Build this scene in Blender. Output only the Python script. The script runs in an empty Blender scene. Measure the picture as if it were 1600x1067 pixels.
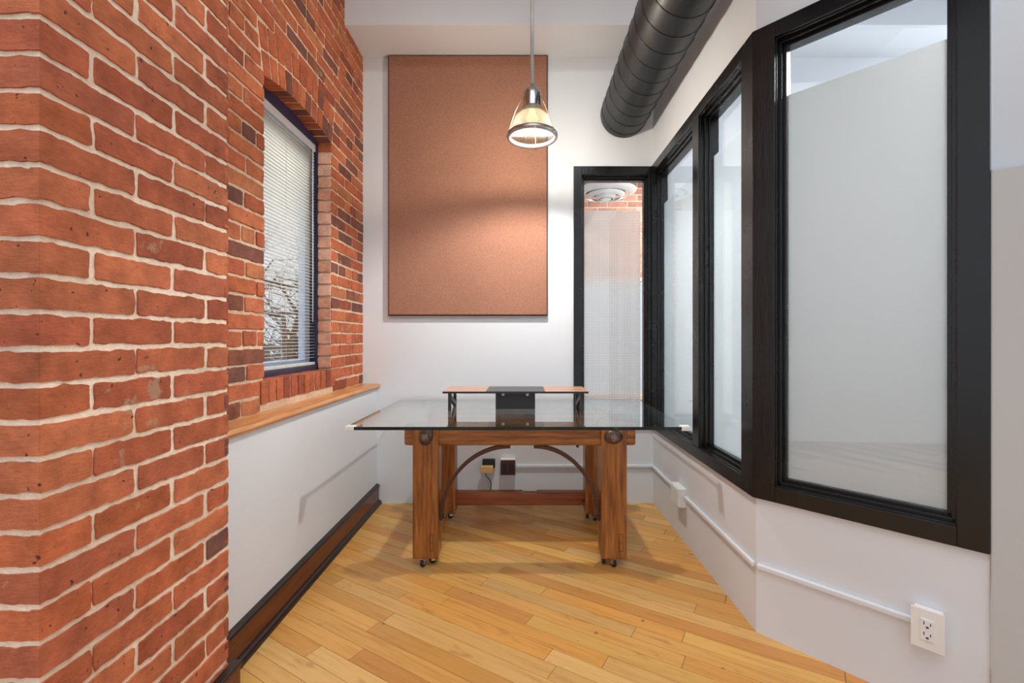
import bpy, math, random
from mathutils import Vector, noise as mnoise

random.seed(7)
PI = math.pi
sc = bpy.context.scene
col = sc.collection

# ------------------------------------------------------------------ helpers
def lin(r, g, b, k=1.0):
    def f(c):
        c = c / 255.0
        return (c / 12.92 if c <= 0.04045 else ((c + 0.055) / 1.055) ** 2.4) * k
    return (f(r), f(g), f(b), 1.0)


class MB:
    """collects geometry for ONE mesh object"""
    def __init__(self):
        self.v, self.f, self.c, self.m, self.s = [], [], [], [], []

    def add(self, verts, faces, color=None, mat=0, smooth=False):
        o = len(self.v)
        self.v += [tuple(p) for p in verts]
        for f in faces:
            self.f.append([i + o for i in f])
            self.c.append(color)
            self.m.append(mat)
            self.s.append(smooth)

    def box(self, x0, x1, y0, y1, z0, z1, F=None, **k):
        F = F or (lambda a, b, c: (a, b, c))
        P = [F(x, y, z) for z in (z0, z1) for y in (y0, y1) for x in (x0, x1)]
        Q = [(0, 2, 3, 1), (4, 5, 7, 6), (0, 1, 5, 4), (2, 6, 7, 3), (0, 4, 6, 2), (1, 3, 7, 5)]
        a, b, c = Vector(P[1]) - Vector(P[0]), Vector(P[2]) - Vector(P[0]), Vector(P[4]) - Vector(P[0])
        if a.cross(b).dot(c) < 0:
            Q = [tuple(reversed(q)) for q in Q]
        self.add(P, Q, **k)

    def prism(self, pts, d0, d1, F, **k):
        """pts outline (u,v); extruded from n=d0 to n=d1 by F(u,n,v)"""
        n = len(pts)
        P = [F(u, d0, v) for u, v in pts] + [F(u, d1, v) for u, v in pts]
        Q = [tuple(range(n - 1, -1, -1)), tuple(range(n, 2 * n))]
        Q += [(i, (i + 1) % n, n + (i + 1) % n, n + i) for i in range(n)]
        self.add(P, Q, **k)

    def lathe(self, prof, cx, cy, cz=0, seg=32, axis='z', closed=False, **k):
        k.setdefault('smooth', True)
        P, Q = [], []
        n = len(prof)
        for i in range(seg):
            a = 2 * PI * i / seg
            for r, h in prof:
                x, y = r * math.cos(a), r * math.sin(a)
                if axis == 'z': P.append((cx + x, cy + y, cz + h))
                elif axis == 'y': P.append((cx + x, cy + h, cz + y))
                else: P.append((cx + h, cy + x, cz + y))
        for i in range(seg):
            j = (i + 1) % seg
            for t in range(n if closed else n - 1):
                t2 = (t + 1) % n
                q = (i * n + t, j * n + t, j * n + t2, i * n + t2)
                Q.append(q if axis != 'y' else tuple(reversed(q)))
        self.add(P, Q, **k)

    def tube(self, path, r, seg=8, caps=True, **k):
        k.setdefault('smooth', True)
        path = [Vector(p) for p in path]
        rs = r if isinstance(r, (list, tuple)) else [r] * len(path)
        P, Q = [], []
        up = None
        for i, p in enumerate(path):
            t = (path[min(i + 1, len(path) - 1)] - path[max(i - 1, 0)]).normalized()
            if up is None:
                up = Vector((0, 0, 1)) if abs(t.z) < .9 else Vector((1, 0, 0))
            a = (up - t * up.dot(t)).normalized()
            up = a
            b = t.cross(a)
            for s in range(seg):
                w = 2 * PI * s / seg
                P.append(p + (a * math.cos(w) + b * math.sin(w)) * rs[i])
        for i in range(len(path) - 1):
            for s in range(seg):
                s2 = (s + 1) % seg
                Q.append((i * seg + s, i * seg + s2, (i + 1) * seg + s2, (i + 1) * seg + s))
        if caps:
            Q.append(tuple(range(seg - 1, -1, -1)))
            Q.append(tuple(len(P) - seg + s for s in range(seg)))
        self.add(P, Q, **k)

    def build(self, name, mats, parent=None, bevel=0, kind=None):
        me = bpy.data.meshes.new(name)
        me.from_pydata(self.v, [], self.f)
        if not isinstance(mats, (list, tuple)):
            mats = [mats]
        for m in mats:
            me.materials.append(m)
        me.polygons.foreach_set('material_index', self.m)
        me.polygons.foreach_set('use_smooth', self.s)
        if any(c is not None for c in self.c):
            at = me.color_attributes.new('Col', 'FLOAT_COLOR', 'CORNER')
            dat = []
            for p, c in zip(me.polygons, self.c):
                c = c or (1, 1, 1, 1)
                for _ in p.loop_indices:
                    dat += list(c)
            at.data.foreach_set('color', dat)
        me.update()
        o = bpy.data.objects.new(name, me)
        col.objects.link(o)
        if parent is not None:
            o.parent = parent
            o.matrix_parent_inverse = parent.matrix_basis.inverted()
        if bevel:
            b = o.modifiers.new('bevel', 'BEVEL')
            b.width = bevel
            b.segments = 2
            b.limit_method = 'ANGLE'
        if kind:
            o['kind'] = kind
        return o


def tag(o, label, cat, group=None, kind=None):
    o['label'] = label
    o['category'] = cat
    if group: o['group'] = group
    if kind: o['kind'] = kind
    return o


def empty(name, loc, label=None, cat=None, group=None, kind=None):
    o = bpy.data.objects.new(name, None)
    o.location = loc
    o.empty_display_size = .05
    col.objects.link(o)
    if label: tag(o, label, cat, group)
    if kind: o['kind'] = kind
    return o


def copy_tree(o, parent=None):
    c = o.copy()
    col.objects.link(c)
    if parent is not None: c.parent = parent
    for ch in [x for x in bpy.data.objects if x.parent == o]:
        copy_tree(ch, c)
    return c


# ------------------------------------------------------------------ materials
class NT:
    def __init__(self, name):
        self.mat = bpy.data.materials.new(name)
        self.mat.use_nodes = True
        self.t = self.mat.node_tree
        self.t.nodes.clear()
        self.out = self.n('ShaderNodeOutputMaterial')

    def n(self, typ, **kw):
        nd = self.t.nodes.new(typ)
        for k, v in kw.items():
            if k.startswith('_'): setattr(nd, k[1:], v)
        for k, v in kw.items():
            if not k.startswith('_'):
                key = k.replace('__', ' ')
                nd.inputs[key].default_value = v
        return nd

    def l(self, a, b):
        self.t.links.new(a, b)

    def coord(self, scale=(1, 1, 1), rot=(0, 0, 0)):
        tc = self.n('ShaderNodeTexCoord')
        mp = self.n('ShaderNodeMapping')
        mp.inputs['Scale'].default_value = scale
        mp.inputs['Rotation'].default_value = rot
        self.l(tc.outputs['Object'], mp.inputs['Vector'])
        return mp.outputs['Vector']

    def noise(self, vec, scale, detail=4, rough=.55):
        nd = self.n('ShaderNodeTexNoise')
        nd.inputs['Scale'].default_value = scale
        nd.inputs['Detail'].default_value = detail
        nd.inputs['Roughness'].default_value = rough
        if vec is not None: self.l(vec, nd.inputs['Vector'])
        return nd.outputs['Fac']

    def ramp(self, fac, stops):
        nd = self.n('ShaderNodeValToRGB')
        els = nd.color_ramp.elements
        while len(els) < len(stops): els.new(.5)
        for e, (p, c) in zip(els, stops):
            e.position = p
            e.color = c if len(c) == 4 else (*c, 1)
        self.l(fac, nd.inputs['Fac'])
        return nd.outputs['Color']

    def mix(self, a, b, fac, mode='MIX'):
        nd = self.n('ShaderNodeMix', _data_type='RGBA', _blend_type=mode)
        for sock, val in ((nd.inputs['Factor'], fac), (nd.inputs['A'], a), (nd.inputs['B'], b)):
            if hasattr(val, 'links') or hasattr(val, 'is_linked'):
                self.l(val, sock)
            else:
                sock.default_value = val
        return nd.outputs['Result']

    def math(self, op, a, b=0.0):
        nd = self.n('ShaderNodeMath', _operation=op)
        for s, val in ((nd.inputs[0], a), (nd.inputs[1], b)):
            if hasattr(val, 'is_linked'): self.l(val, s)
            else: s.default_value = val
        return nd.outputs[0]

    def bump(self, h, strength=.3, dist=.01):
        nd = self.n('ShaderNodeBump')
        nd.inputs['Strength'].default_value = strength
        nd.inputs['Distance'].default_value = dist
        self.l(h, nd.inputs['Height'])
        return nd.outputs['Normal']

    def pbr(self, color, rough=.5, metal=0, normal=None, spec=.5, coat=0):
        p = self.n('ShaderNodeBsdfPrincipled')
        for s, val in ((p.inputs['Base Color'], color), (p.inputs['Roughness'], rough)):
            if hasattr(val, 'is_linked'): self.l(val, s)
            else: s.default_value = val
        p.inputs['Metallic'].default_value = metal
        p.inputs['Specular IOR Level'].default_value = spec
        p.inputs['Coat Weight'].default_value = coat
        p.inputs['Coat Roughness'].default_value = .15
        if normal is not None: self.l(normal, p.inputs['Normal'])
        self.l(p.outputs[0], self.out.inputs['Surface'])
        return p


def plain(name, c, rough=.5, metal=0, var=.06, scale=20, bump=.0, spec=.5):
    t = NT(name)
    v = t.coord()
    nz = t.noise(v, scale)
    lo = tuple(x * (1 - var) for x in c[:3])
    hi = tuple(min(1, x * (1 + var)) for x in c[:3])
    cc = t.ramp(nz, [(.3, lo), (.7, hi)])
    nrm = t.bump(t.noise(v, scale * 4), bump, .002) if bump else None
    t.pbr(cc, rough, metal, nrm, spec)
    return t.mat


def m_paint(name, c):
    t = NT(name)
    v = t.coord()
    a = t.noise(v, 1.3, 3)
    cc = t.ramp(a, [(.3, tuple(x * .97 for x in c[:3])), (.7, tuple(min(1, x * 1.02) for x in c[:3]))])
    nrm = t.bump(t.noise(v, 160, 3), .06, .002)
    t.pbr(cc, .55, 0, nrm, .25)
    return t.mat


def m_brick(name, sat=1.0):
    t = NT(name)
    at = t.n('ShaderNodeVertexColor', _layer_name='Col')
    v = t.coord()
    # cloudy tone inside each brick
    n1 = t.noise(v, 16, 5, .6)
    c1 = t.mix(at.outputs['Color'], t.ramp(n1, [(.25, (.66, .64, .62)), (.75, (1.26, 1.24, 1.20))]), 1.0, 'MULTIPLY')
    # fine drag marks
    n2 = t.noise(t.coord((14, 14, 110)), 3.0, 3)
    c2 = t.mix(c1, t.ramp(n2, [(.3, (.83, .82, .81)), (.7, (1.10, 1.09, 1.08))]), 1.0, 'MULTIPLY')
    # dark burnt specks
    n3 = t.noise(v, 62, 2, .5)
    c3 = t.mix(c2, (.06, .03, .025, 1), t.ramp(n3, [(.70, (0, 0, 0)), (.73, (.8, .8, .8))]))
    # grey mortar smears
    n4 = t.noise(v, 9, 4, .6)
    c4 = t.mix(c3, lin(170, 150, 122), t.ramp(n4, [(.665, (0, 0, 0)), (.70, (.6, .6, .6))]))
    h = t.math('ADD', t.math('MULTIPLY', n1, .6), t.math('MULTIPLY', t.noise(v, 140, 4, .7), .6))
    h = t.math('SUBTRACT', h, t.ramp(n3, [(.72, (0, 0, 0)), (.77, (1, 1, 1))]))
    t.pbr(c4, .82, 0, t.bump(h, .7, .005), .25)
    return t.mat


def m_mortar(name, c):
    t = NT(name)
    v = t.coord()
    n1 = t.noise(v, 60, 5, .7)
    n2 = t.noise(v, 5, 3)
    cc = t.ramp(n1, [(.3, tuple(x * .86 for x in c[:3])), (.6, tuple(min(1, x * 1.1) for x in c[:3]))])
    cc = t.mix(cc, t.ramp(n2, [(.35, (.82, .8, .76)), (.65, (1.05, 1.05, 1.05))]), 1.0, 'MULTIPLY')
    t.pbr(cc, .95, 0, t.bump(n1, .8, .006), .1)
    return t.mat


def m_floor():
    t = NT('maple_floor')
    at = t.n('ShaderNodeVertexColor', _layer_name='Col')
    ang = math.radians(31)
    mp = t.coord((1, 1, 1), (0, 0, ang))
    off = t.n('ShaderNodeVectorMath', _operation='MULTIPLY_ADD')
    t.l(at.outputs['Color'], off.inputs[0])
    off.inputs[1].default_value = (37, 53, 71)
    t.l(mp, off.inputs[2])
    st = t.n('ShaderNodeMapping')
    st.inputs['Scale'].default_value = (2.2, 34, 1)
    t.l(off.outputs[0], st.inputs['Vector'])
    g = t.noise(st.outputs[0], 1.6, 6, .6)
    c = t.mix(at.outputs['Color'], t.ramp(g, [(.25, (.80, .70, .56)), (.5, (1, 1, 1)), (.8, (1.07, 1.06, 1.04))]), 1.0, 'MULTIPLY')
    st2 = t.n('ShaderNodeMapping')
    st2.inputs['Scale'].default_value = (3.5, 12, 1)
    t.l(off.outputs[0], st2.inputs['Vector'])
    k = t.noise(st2.outputs[0], 1.5, 4, .65)
    c = t.mix(c, lin(150, 84, 30), t.ramp(k, [(.60, (0, 0, 0)), (.76, (.6, .6, .6))]))
    k2 = t.noise(off.outputs[0], 14, 2)
    c = t.mix(c, lin(70, 34, 14), t.ramp(k2, [(.735, (0, 0, 0)), (.765, (.7, .7, .7))]))
    r = t.ramp(g, [(.2, (.36, .36, .36)), (.8, (.27, .27, .27))])
    rn = t.n('ShaderNodeRGBToBW')
    t.l(r, rn.inputs[0])
    t.pbr(c, rn.outputs[0], 0, t.bump(g, .05, .002), .4)
    return t.mat


def m_wood(name, dark, mid, light, axis='z', rough=.35, scale=1.0, coat=.2):
    """grain stretched along the given axis"""
    t = NT(name)
    s = {'x': (2.4, 30, 30), 'y': (30, 2.4, 30), 'z': (30, 30, 2.4)}[axis]
    v = t.coord(tuple(q * scale for q in s))
    g = t.noise(v, 1.4, 6, .62)
    s2 = {'x': (1.0, 7, 7), 'y': (7, 1.0, 7), 'z': (7, 7, 1.0)}[axis]
    b = t.noise(t.coord(s2), 1.1, 4)
    w = t.n('ShaderNodeTexWave', _wave_type='BANDS', _bands_direction={'x': 'Z', 'y': 'X', 'z': 'X'}[axis])
    w.inputs['Scale'].default_value = 14
    w.inputs['Distortion'].default_value = 5
    w.inputs['Detail'].default_value = 2
    w.inputs['Detail Scale'].default_value = .6
    t.l(t.coord({'x': (.15, 1, 1), 'y': (1, .15, 1), 'z': (1, 1, .15)}[axis]), w.inputs['Vector'])
    h = t.math('ADD', t.math('MULTIPLY', g, .70), t.math('MULTIPLY', w.outputs['Fac'], .04))
    h = t.math('ADD', h, t.math('MULTIPLY', b, .28))
    c = t.ramp(h, [(.36, dark[:3]), (.5, mid[:3]), (.68, light[:3])])
    k = t.noise(t.coord(), 11, 3)
    c = t.mix(c, tuple(x * .25 for x in dark[:3]) + (1,), t.ramp(k, [(.70, (0, 0, 0)), (.78, (.8, .8, .8))]))
    t.pbr(c, rough, 0, t.bump(g, .12, .003), .45, coat)
    return t.mat


def schlick(t):
    lw = t.n('ShaderNodeLayerWeight')
    lw.inputs['Blend'].default_value = .5
    p = t.math('POWER', lw.outputs['Facing'], 5.0)
    return t.math('ADD', t.math('MULTIPLY', p, .94), .045)


def m_glass(name, tint, rough=0.0, extra=1.0):
    t = NT(name)
    tr = t.n('ShaderNodeBsdfTransparent')
    tr.inputs['Color'].default_value = tint
    gl = t.n('ShaderNodeBsdfGlossy')
    gl.inputs['Roughness'].default_value = rough
    gl.inputs['Color'].default_value = (.97, 1, .99, 1)
    mx = t.n('ShaderNodeMixShader')
    t.l(t.math('MULTIPLY', schlick(t), extra), mx.inputs[0])
    t.l(tr.outputs[0], mx.inputs[1])
    t.l(gl.outputs[0], mx.inputs[2])
    t.l(mx.outputs[0], t.out.inputs['Surface'])
    return t.mat


def m_film(name, c, trans=.55, see=.12, seerough=.5, grid=False, dust=False):
    """privacy film: white scatter, translucence and a blurred view"""
    t = NT(name)
    v = t.coord()
    df = t.n('ShaderNodeBsdfDiffuse')
    df.inputs['Color'].default_value = c
    tl = t.n('ShaderNodeBsdfTranslucent')
    tl.inputs['Color'].default_value = c
    rf = t.n('ShaderNodeBsdfRefraction')
    rf.inputs['Roughness'].default_value = seerough
    rf.inputs['IOR'].default_value = 1.25 if not grid else 1.06
    rf.inputs['Color'].default_value = (1, 1, 1, 1)
    gl = t.n('ShaderNodeBsdfGlossy')
    gl.inputs['Roughness'].default_value = .45
    if grid:
        wx = t.n('ShaderNodeTexWave', _bands_direction='X', _wave_profile='SIN')
        wz = t.n('ShaderNodeTexWave', _bands_direction='Z', _wave_profile='SIN')
        for w in (wx, wz):
            w.inputs['Scale'].default_value = 26
            w.inputs['Distortion'].default_value = .25
            t.l(v, w.inputs['Vector'])
        h = t.math('MULTIPLY', wx.outputs['Fac'], wz.outputs['Fac'])
        nb = t.bump(h, .9, .004)
        for s in (rf, gl, df):
            t.l(nb, s.inputs['Normal'])
        cc = t.ramp(h, [(.0, tuple(x * .68 for x in c[:3])), (.35, c[:3]), (1, (1, 1, 1))])
        t.l(cc, df.inputs['Color'])
        t.l(cc, rf.inputs['Color'])
        t.l(cc, tl.inputs['Color'])
    m1 = t.n('ShaderNodeMixShader')
    m1.inputs[0].default_value = trans
    t.l(df.outputs[0], m1.inputs[1])
    t.l(tl.outputs[0], m1.inputs[2])
    m2 = t.n('ShaderNodeMixShader')
    m2.inputs[0].default_value = see
    if dust:
        sp = t.noise(v, 230, 1)
        gt = t.n('ShaderNodeSeparateXYZ')
        t.l(v, gt.inputs[0])
        low = t.n('ShaderNodeMapRange')
        low.inputs['From Min'].default_value = 1.25
        low.inputs['From Max'].default_value = .7
        t.l(gt.outputs['Z'], low.inputs['Value'])
        dm = t.math('MULTIPLY', t.ramp(sp, [(.70, (0, 0, 0)), (.74, (1, 1, 1))]), low.outputs[0])
        t.l(t.math('MULTIPLY', t.math('SUBTRACT', 1.0, dm), see), m2.inputs[0])
    t.l(m1.outputs[0], m2.inputs[1])
    t.l(rf.outputs[0], m2.inputs[2])
    m3 = t.n('ShaderNodeMixShader')
    t.l(t.math('MULTIPLY', schlick(t), .6), m3.inputs[0])
    t.l(m2.outputs[0], m3.inputs[1])
    t.l(gl.outputs[0], m3.inputs[2])
    t.l(m3.outputs[0], t.out.inputs['Surface'])
    return t.mat


def m_black_paint():
    t = NT('black_gloss_paint')
    v = t.coord()
    a = t.noise(t.coord((1, 1, .12)), 60, 4, .7)
    b = t.noise(v, 5, 4)
    c = t.ramp(b, [(.3, lin(9, 9, 9)[:3]), (.7, lin(19, 19, 19)[:3])])
    chip = t.noise(v, 34, 3)
    c = t.mix(c, lin(150, 148, 144), t.ramp(chip, [(.765, (0, 0, 0)), (.785, (.8, .8, .8))]))
    r = t.n('ShaderNodeMapRange')
    r.inputs['To Min'].default_value = .16
    r.inputs['To Max'].default_value = .36
    t.l(b, r.inputs['Value'])
    t.pbr(c, r.outputs[0], 0, t.bump(a, .22, .004), .5)
    return t.mat


def m_fabric():
    t = NT('rust_fabric')
    v = t.coord()
    w1 = t.n('ShaderNodeTexWave', _bands_direction='X')
    w2 = t.n('ShaderNodeTexWave', _bands_direction='Z')
    for w in (w1, w2):
        w.inputs['Scale'].default_value = 75
        w.inputs['Distortion'].default_value = 1.5
        w.inputs['Detail'].default_value = 2
        t.l(v, w.inputs['Vector'])
    h = t.math('ADD', w1.outputs['Fac'], w2.outputs['Fac'])
    nz = t.noise(v, 220, 3)
    nl = t.noise(v, 2.0, 3)
    c = t.ramp(t.math('ADD', t.math('MULTIPLY', h, .18), t.math('MULTIPLY', nz, .7)),
               [(.35, lin(134, 89, 70)[:3]), (.7, lin(178, 130, 107)[:3])])
    c = t.mix(c, t.ramp(nl, [(.3, (.94, .93, .92)), (.7, (1.04, 1.03, 1.02))]), 1.0, 'MULTIPLY')
    t.pbr(c, .8, 0, t.bump(h, .3, .002), .3)
    return t.mat


def m_duct():
    t = NT('black_duct_metal')
    v = t.coord()
    a = t.noise(v, 7, 5, .65)
    b = t.noise(t.coord((3, 1, 3)), 26, 4)
    c = t.ramp(a, [(.3, lin(12, 14, 16)[:3]), (.75, lin(27, 31, 35)[:3])])
    c = t.mix(c, lin(110, 114, 116), t.ramp(b, [(.64, (0, 0, 0)), (.82, (.4, .4, .4))]))
    r = t.n('ShaderNodeMapRange')
    r.inputs['To Min'].default_value = .3
    r.inputs['To Max'].default_value = .55
    t.l(a, r.inputs['Value'])
    t.pbr(c, r.outputs[0], 0, t.bump(a, .12, .01), .5)
    return t.mat


M = {}
M['wall'] = m_paint('white_wall_paint', lin(222, 225, 229))
M['wall_grey'] = m_paint('pale_grey_paint', lin(208, 212, 217))
M['panel_grey'] = m_paint('warm_grey_laminate', lin(192, 191, 189))
M['brick'] = m_brick('red_brick')
M['mortar'] = m_mortar('pink_mortar', lin(252, 226, 204))
M['mortar_tan'] = m_mortar('tan_mortar', lin(222, 192, 164))
M['floor'] = m_floor()
M['gap'] = plain('floor_gap', lin(58, 33, 14), .8)
M['black'] = m_black_paint()
M['fabric'] = m_fabric()
M['fabric_edge'] = plain('panel_edge', lin(52, 38, 34), .8)
M['duct'] = m_duct()
M['duct_seam'] = plain('duct_seam', lin(26, 26, 27), .4, 0, .1)
M['bench_z'] = m_wood('bench_wood_upright', lin(94, 52, 21), lin(144, 86, 36), lin(184, 121, 58), 'z')
M['bench_x'] = m_wood('bench_wood_long', lin(94, 52, 21), lin(144, 86, 36), lin(184, 121, 58), 'x')
M['bench_dark'] = m_wood('bench_wood_stretcher', lin(84, 38, 20), lin(132, 66, 34), lin(160, 88, 48), 'x')
M['bench_y'] = m_wood('bench_wood_cross', lin(98, 44, 14), lin(166, 84, 32), lin(206, 128, 58), 'y')
M['oak'] = m_wood('oak_ledge', lin(170, 108, 58), lin(206, 144, 88), lin(226, 170, 112), 'y', .4)
M['mahogany'] = m_wood('mahogany', lin(58, 20, 12), lin(92, 35, 21), lin(112, 48, 30), 'y', .32)
M['mahogany_dark'] = plain('dark_moulding', lin(40, 26, 22), .35, 0, .25, 30, .2)
M['bamboo'] = m_wood('riser_wood', lin(158, 112, 84), lin(196, 146, 112), lin(214, 166, 132), 'x', .35)
M['riser_black'] = plain('riser_black_metal', lin(42, 42, 44), .45, 0, .1)
M['riser_grey'] = plain('riser_dark_board', lin(62, 58, 54), .35, 0, .1)
M['iron'] = plain('dark_iron', lin(96, 78, 70), .34, .7, .3, 40, .3)
M['iron_nut'] = plain('worn_iron', lin(136, 120, 112), .3, .8, .2, 40, .2)
M['iron_brown'] = plain('brown_iron', lin(74, 46, 36), .4, .25, .25, 40, .2)
M['chrome'] = plain('chrome', lin(214, 216, 218), .12, 1, .03)
M['steel'] = plain('brushed_steel', lin(176, 176, 176), .3, 1, .05)
M['rubber'] = plain('black_rubber', lin(26, 26, 27), .5)
M['white_plastic'] = plain('white_plastic', lin(232, 231, 228), .35, 0, .02)
M['slot'] = plain('slot_dark', lin(50, 50, 52), .6)
M['brown_plastic'] = plain('brown_plastic', lin(74, 36, 22), .35, 0, .15)
M['black_plastic'] = plain('black_plastic', lin(28, 27, 27), .4)
M['tan_plastic'] = plain('tan_plastic', lin(220, 178, 112), .45)
M['navy'] = plain('navy_metal', lin(38, 38, 66), .35, 0, .1)
M['sash'] = plain('pale_blue_sash', lin(176, 190, 214), .4, 0, .05)
M['slat'] = plain('blind_slat', lin(226, 224, 218), .4, 0, .02)
M['bark'] = plain('bark', lin(104, 84, 66), .9, 0, .3)
def m_slat():
    t = NT('blind_slat')
    d = t.n('ShaderNodeBsdfDiffuse'); d.inputs['Color'].default_value = lin(232, 231, 226)
    l = t.n('ShaderNodeBsdfTranslucent'); l.inputs['Color'].default_value = lin(236, 234, 228)
    m = t.n('ShaderNodeMixShader'); m.inputs[0].default_value = .55
    t.l(d.outputs[0], m.inputs[1]); t.l(l.outputs[0], m.inputs[2])
    t.l(m.outputs[0], t.out.inputs['Surface'])
    return t.mat


M['slat'] = m_slat()
M['stem'] = plain('stem_grey_enamel', lin(186, 189, 190), .3, 0, .03)
M['wire'] = plain('cream_wire', lin(176, 160, 138), .5, .2, .03)
M['cap'] = plain('polished_cap', lin(205, 210, 212), .22, 1, .03)
M['inlay_dark'] = plain('inlay_dark', lin(60, 28, 14), .5)
M['headrail'] = plain('blind_headrail', lin(205, 206, 210), .25, .3, .03)
M['ground'] = plain('ground_outside', lin(150, 142, 128), .95, 0, .2, 2)
M['carpet'] = plain('dark_carpet', lin(70, 68, 66), .95, 0, .2, 60)
M['glass_top'] = m_glass('clear_glass_top', (.95, .97, .96, 1), extra=1.5)
M['glass'] = m_glass('window_glass', (.975, .98, .98, 1))
M['film'] = m_film('frosted_film', lin(234, 240, 242), .70, .05, .6)
M['film_angled'] = m_film('dusty_frosted_film', lin(206, 206, 203), .50, .26, 1.0, dust=True)
M['film_grid'] = m_film('grid_textured_film', lin(253, 253, 253), .72, .62, .45, grid=True)


def m_edge():
    t = NT('glass_edge')
    v = t.coord()
    a = t.noise(v, 12, 4)
    c = t.ramp(a, [(.35, lin(12, 18, 17)[:3]), (.62, lin(18, 40, 36)[:3]), (.75, lin(34, 96, 84)[:3])])
    t.pbr(c, .15, 0, None, .5)
    return t.mat


def m_shade():
    t = NT('ribbed_glass_shade')
    tc = t.n('ShaderNodeTexCoord')
    sx = t.n('ShaderNodeSeparateXYZ')
    t.l(tc.outputs['Object'], sx.inputs[0])
    an = t.math('ARCTAN2', sx.outputs['Y'], sx.outputs['X'])
    wv = t.math('SINE', t.math('MULTIPLY', an, 48))
    nb = t.bump(wv, .7, .004)
    tl = t.n('ShaderNodeBsdfTranslucent')
    tl.inputs['Color'].default_value = (.0200, .0170, .0112, 1)
    dd = t.n('ShaderNodeBsdfDiffuse')
    dd.inputs['Color'].default_value = (.0032, .0023, .0014, 1)
    ad = t.n('ShaderNodeAddShader')
    tr = t.n('ShaderNodeBsdfTransparent')
    tr.inputs['Color'].default_value = (.97, .95, .90, 1)
    gl = t.n('ShaderNodeBsdfGlossy')
    gl.inputs['Roughness'].default_value = .15
    for q in (gl, tl, dd):
        t.l(nb, q.inputs['Normal'])
    t.l(tl.outputs[0], ad.inputs[0])
    t.l(dd.outputs[0], ad.inputs[1])
    m1 = t.n('ShaderNodeMixShader')
    rb = t.math('ADD', t.math('MULTIPLY', wv, .12), .36)
    t.l(rb, m1.inputs[0])
    t.l(tr.outputs[0], m1.inputs[1])
    t.l(ad.outputs[0], m1.inputs[2])
    m2 = t.n('ShaderNodeMixShader')
    m2.inputs[0].default_value = .010
    t.l(m1.outputs[0], m2.inputs[1])
    t.l(gl.outputs[0], m2.inputs[2])
    t.l(m2.outputs[0], t.out.inputs['Surface'])
    return t.mat


def m_emit(name, c, s):
    t = NT(name)
    e = t.n('ShaderNodeEmission')
    e.inputs['Color'].default_value = c
    e.inputs['Strength'].default_value = s
    t.l(e.outputs[0], t.out.inputs['Surface'])
    return t.mat


M['edge'] = m_edge()
M['shade'] = m_shade()
M['bulb'] = m_emit('lamp_bulb', (1, .80, .52, 1), .75)

# ------------------------------------------------------------------ room dimensions (x right, y into the picture, z up; metres)
EYE = 1.2
YB = 3.32            # back wall
XR = .96             # right wall
YC = 1.863           # where the right wall turns
XW = -1.158          # brick window wall
XL = -1.055          # white wall below the ledge
HC = 4.2             # ceiling
SOFF = 3.25
SOFY = 2.975
PX, PY0, PY1 = -.95, .897, 1.475   # brick pier


def F_back(u, n, v): return (u, YB - n, v)
def F_right(u, n, v): return (XR - n, YB - u, v)
AU = (.679, -.734); AN = (-.734, -.679)
def F_ang(u, n, v): return (XR + AU[0] * u + AN[0] * n, YC + AU[1] * u + AN[1] * n, v)


# ------------------------------------------------------------------ brickwork
BRICK_TONES = [(198, 112, 78), (192, 106, 74), (202, 118, 82), (184, 100, 72), (206, 122, 84), (190, 108, 79), (200, 112, 74)]
DARK_TONES = [(136, 86, 74), (146, 90, 72), (126, 84, 74), (200, 128, 88), (160, 86, 66)]


def tone(dark=.12):
    c = random.choice(DARK_TONES if random.random() < dark else BRICK_TONES)
    k = random.uniform(.76, 1.0)
    return lin(*c, k=k)


def wob(pts, amp, rc, keep=()):
    """irregular rounded outline of a quad given CCW corners; sides listed in keep stay straight"""
    out = []
    n = len(pts)
    for i in range(n):
        p0, p1 = Vector(pts[i]), Vector(pts[(i + 1) % n])
        d = p1 - p0
        L = d.length
        t = d / L
        nn = Vector((t.y, -t.x))
        a0 = 0 if (i in keep or (i - 1) % n in keep) else rc
        a1 = 0 if (i in keep or (i + 1) % n in keep) else rc
        k = max(2, int(L / .012))
        ph = random.uniform(0, 100)
        for j in range(k + 1):
            s = a0 + (L - a0 - a1) * j / k
            w = 0 if i in keep else amp * (mnoise.noise(Vector((ph + s * 26, ph, 0))) * 1.3 + mnoise.noise(Vector((ph - s * 95, 7, ph))) * .8)
            if j == k and ((i + 1) % n in keep or i in keep) : continue
            out.append(p0 + t * s + nn * w)
    return [(p.x, p.y) for p in out]


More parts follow.
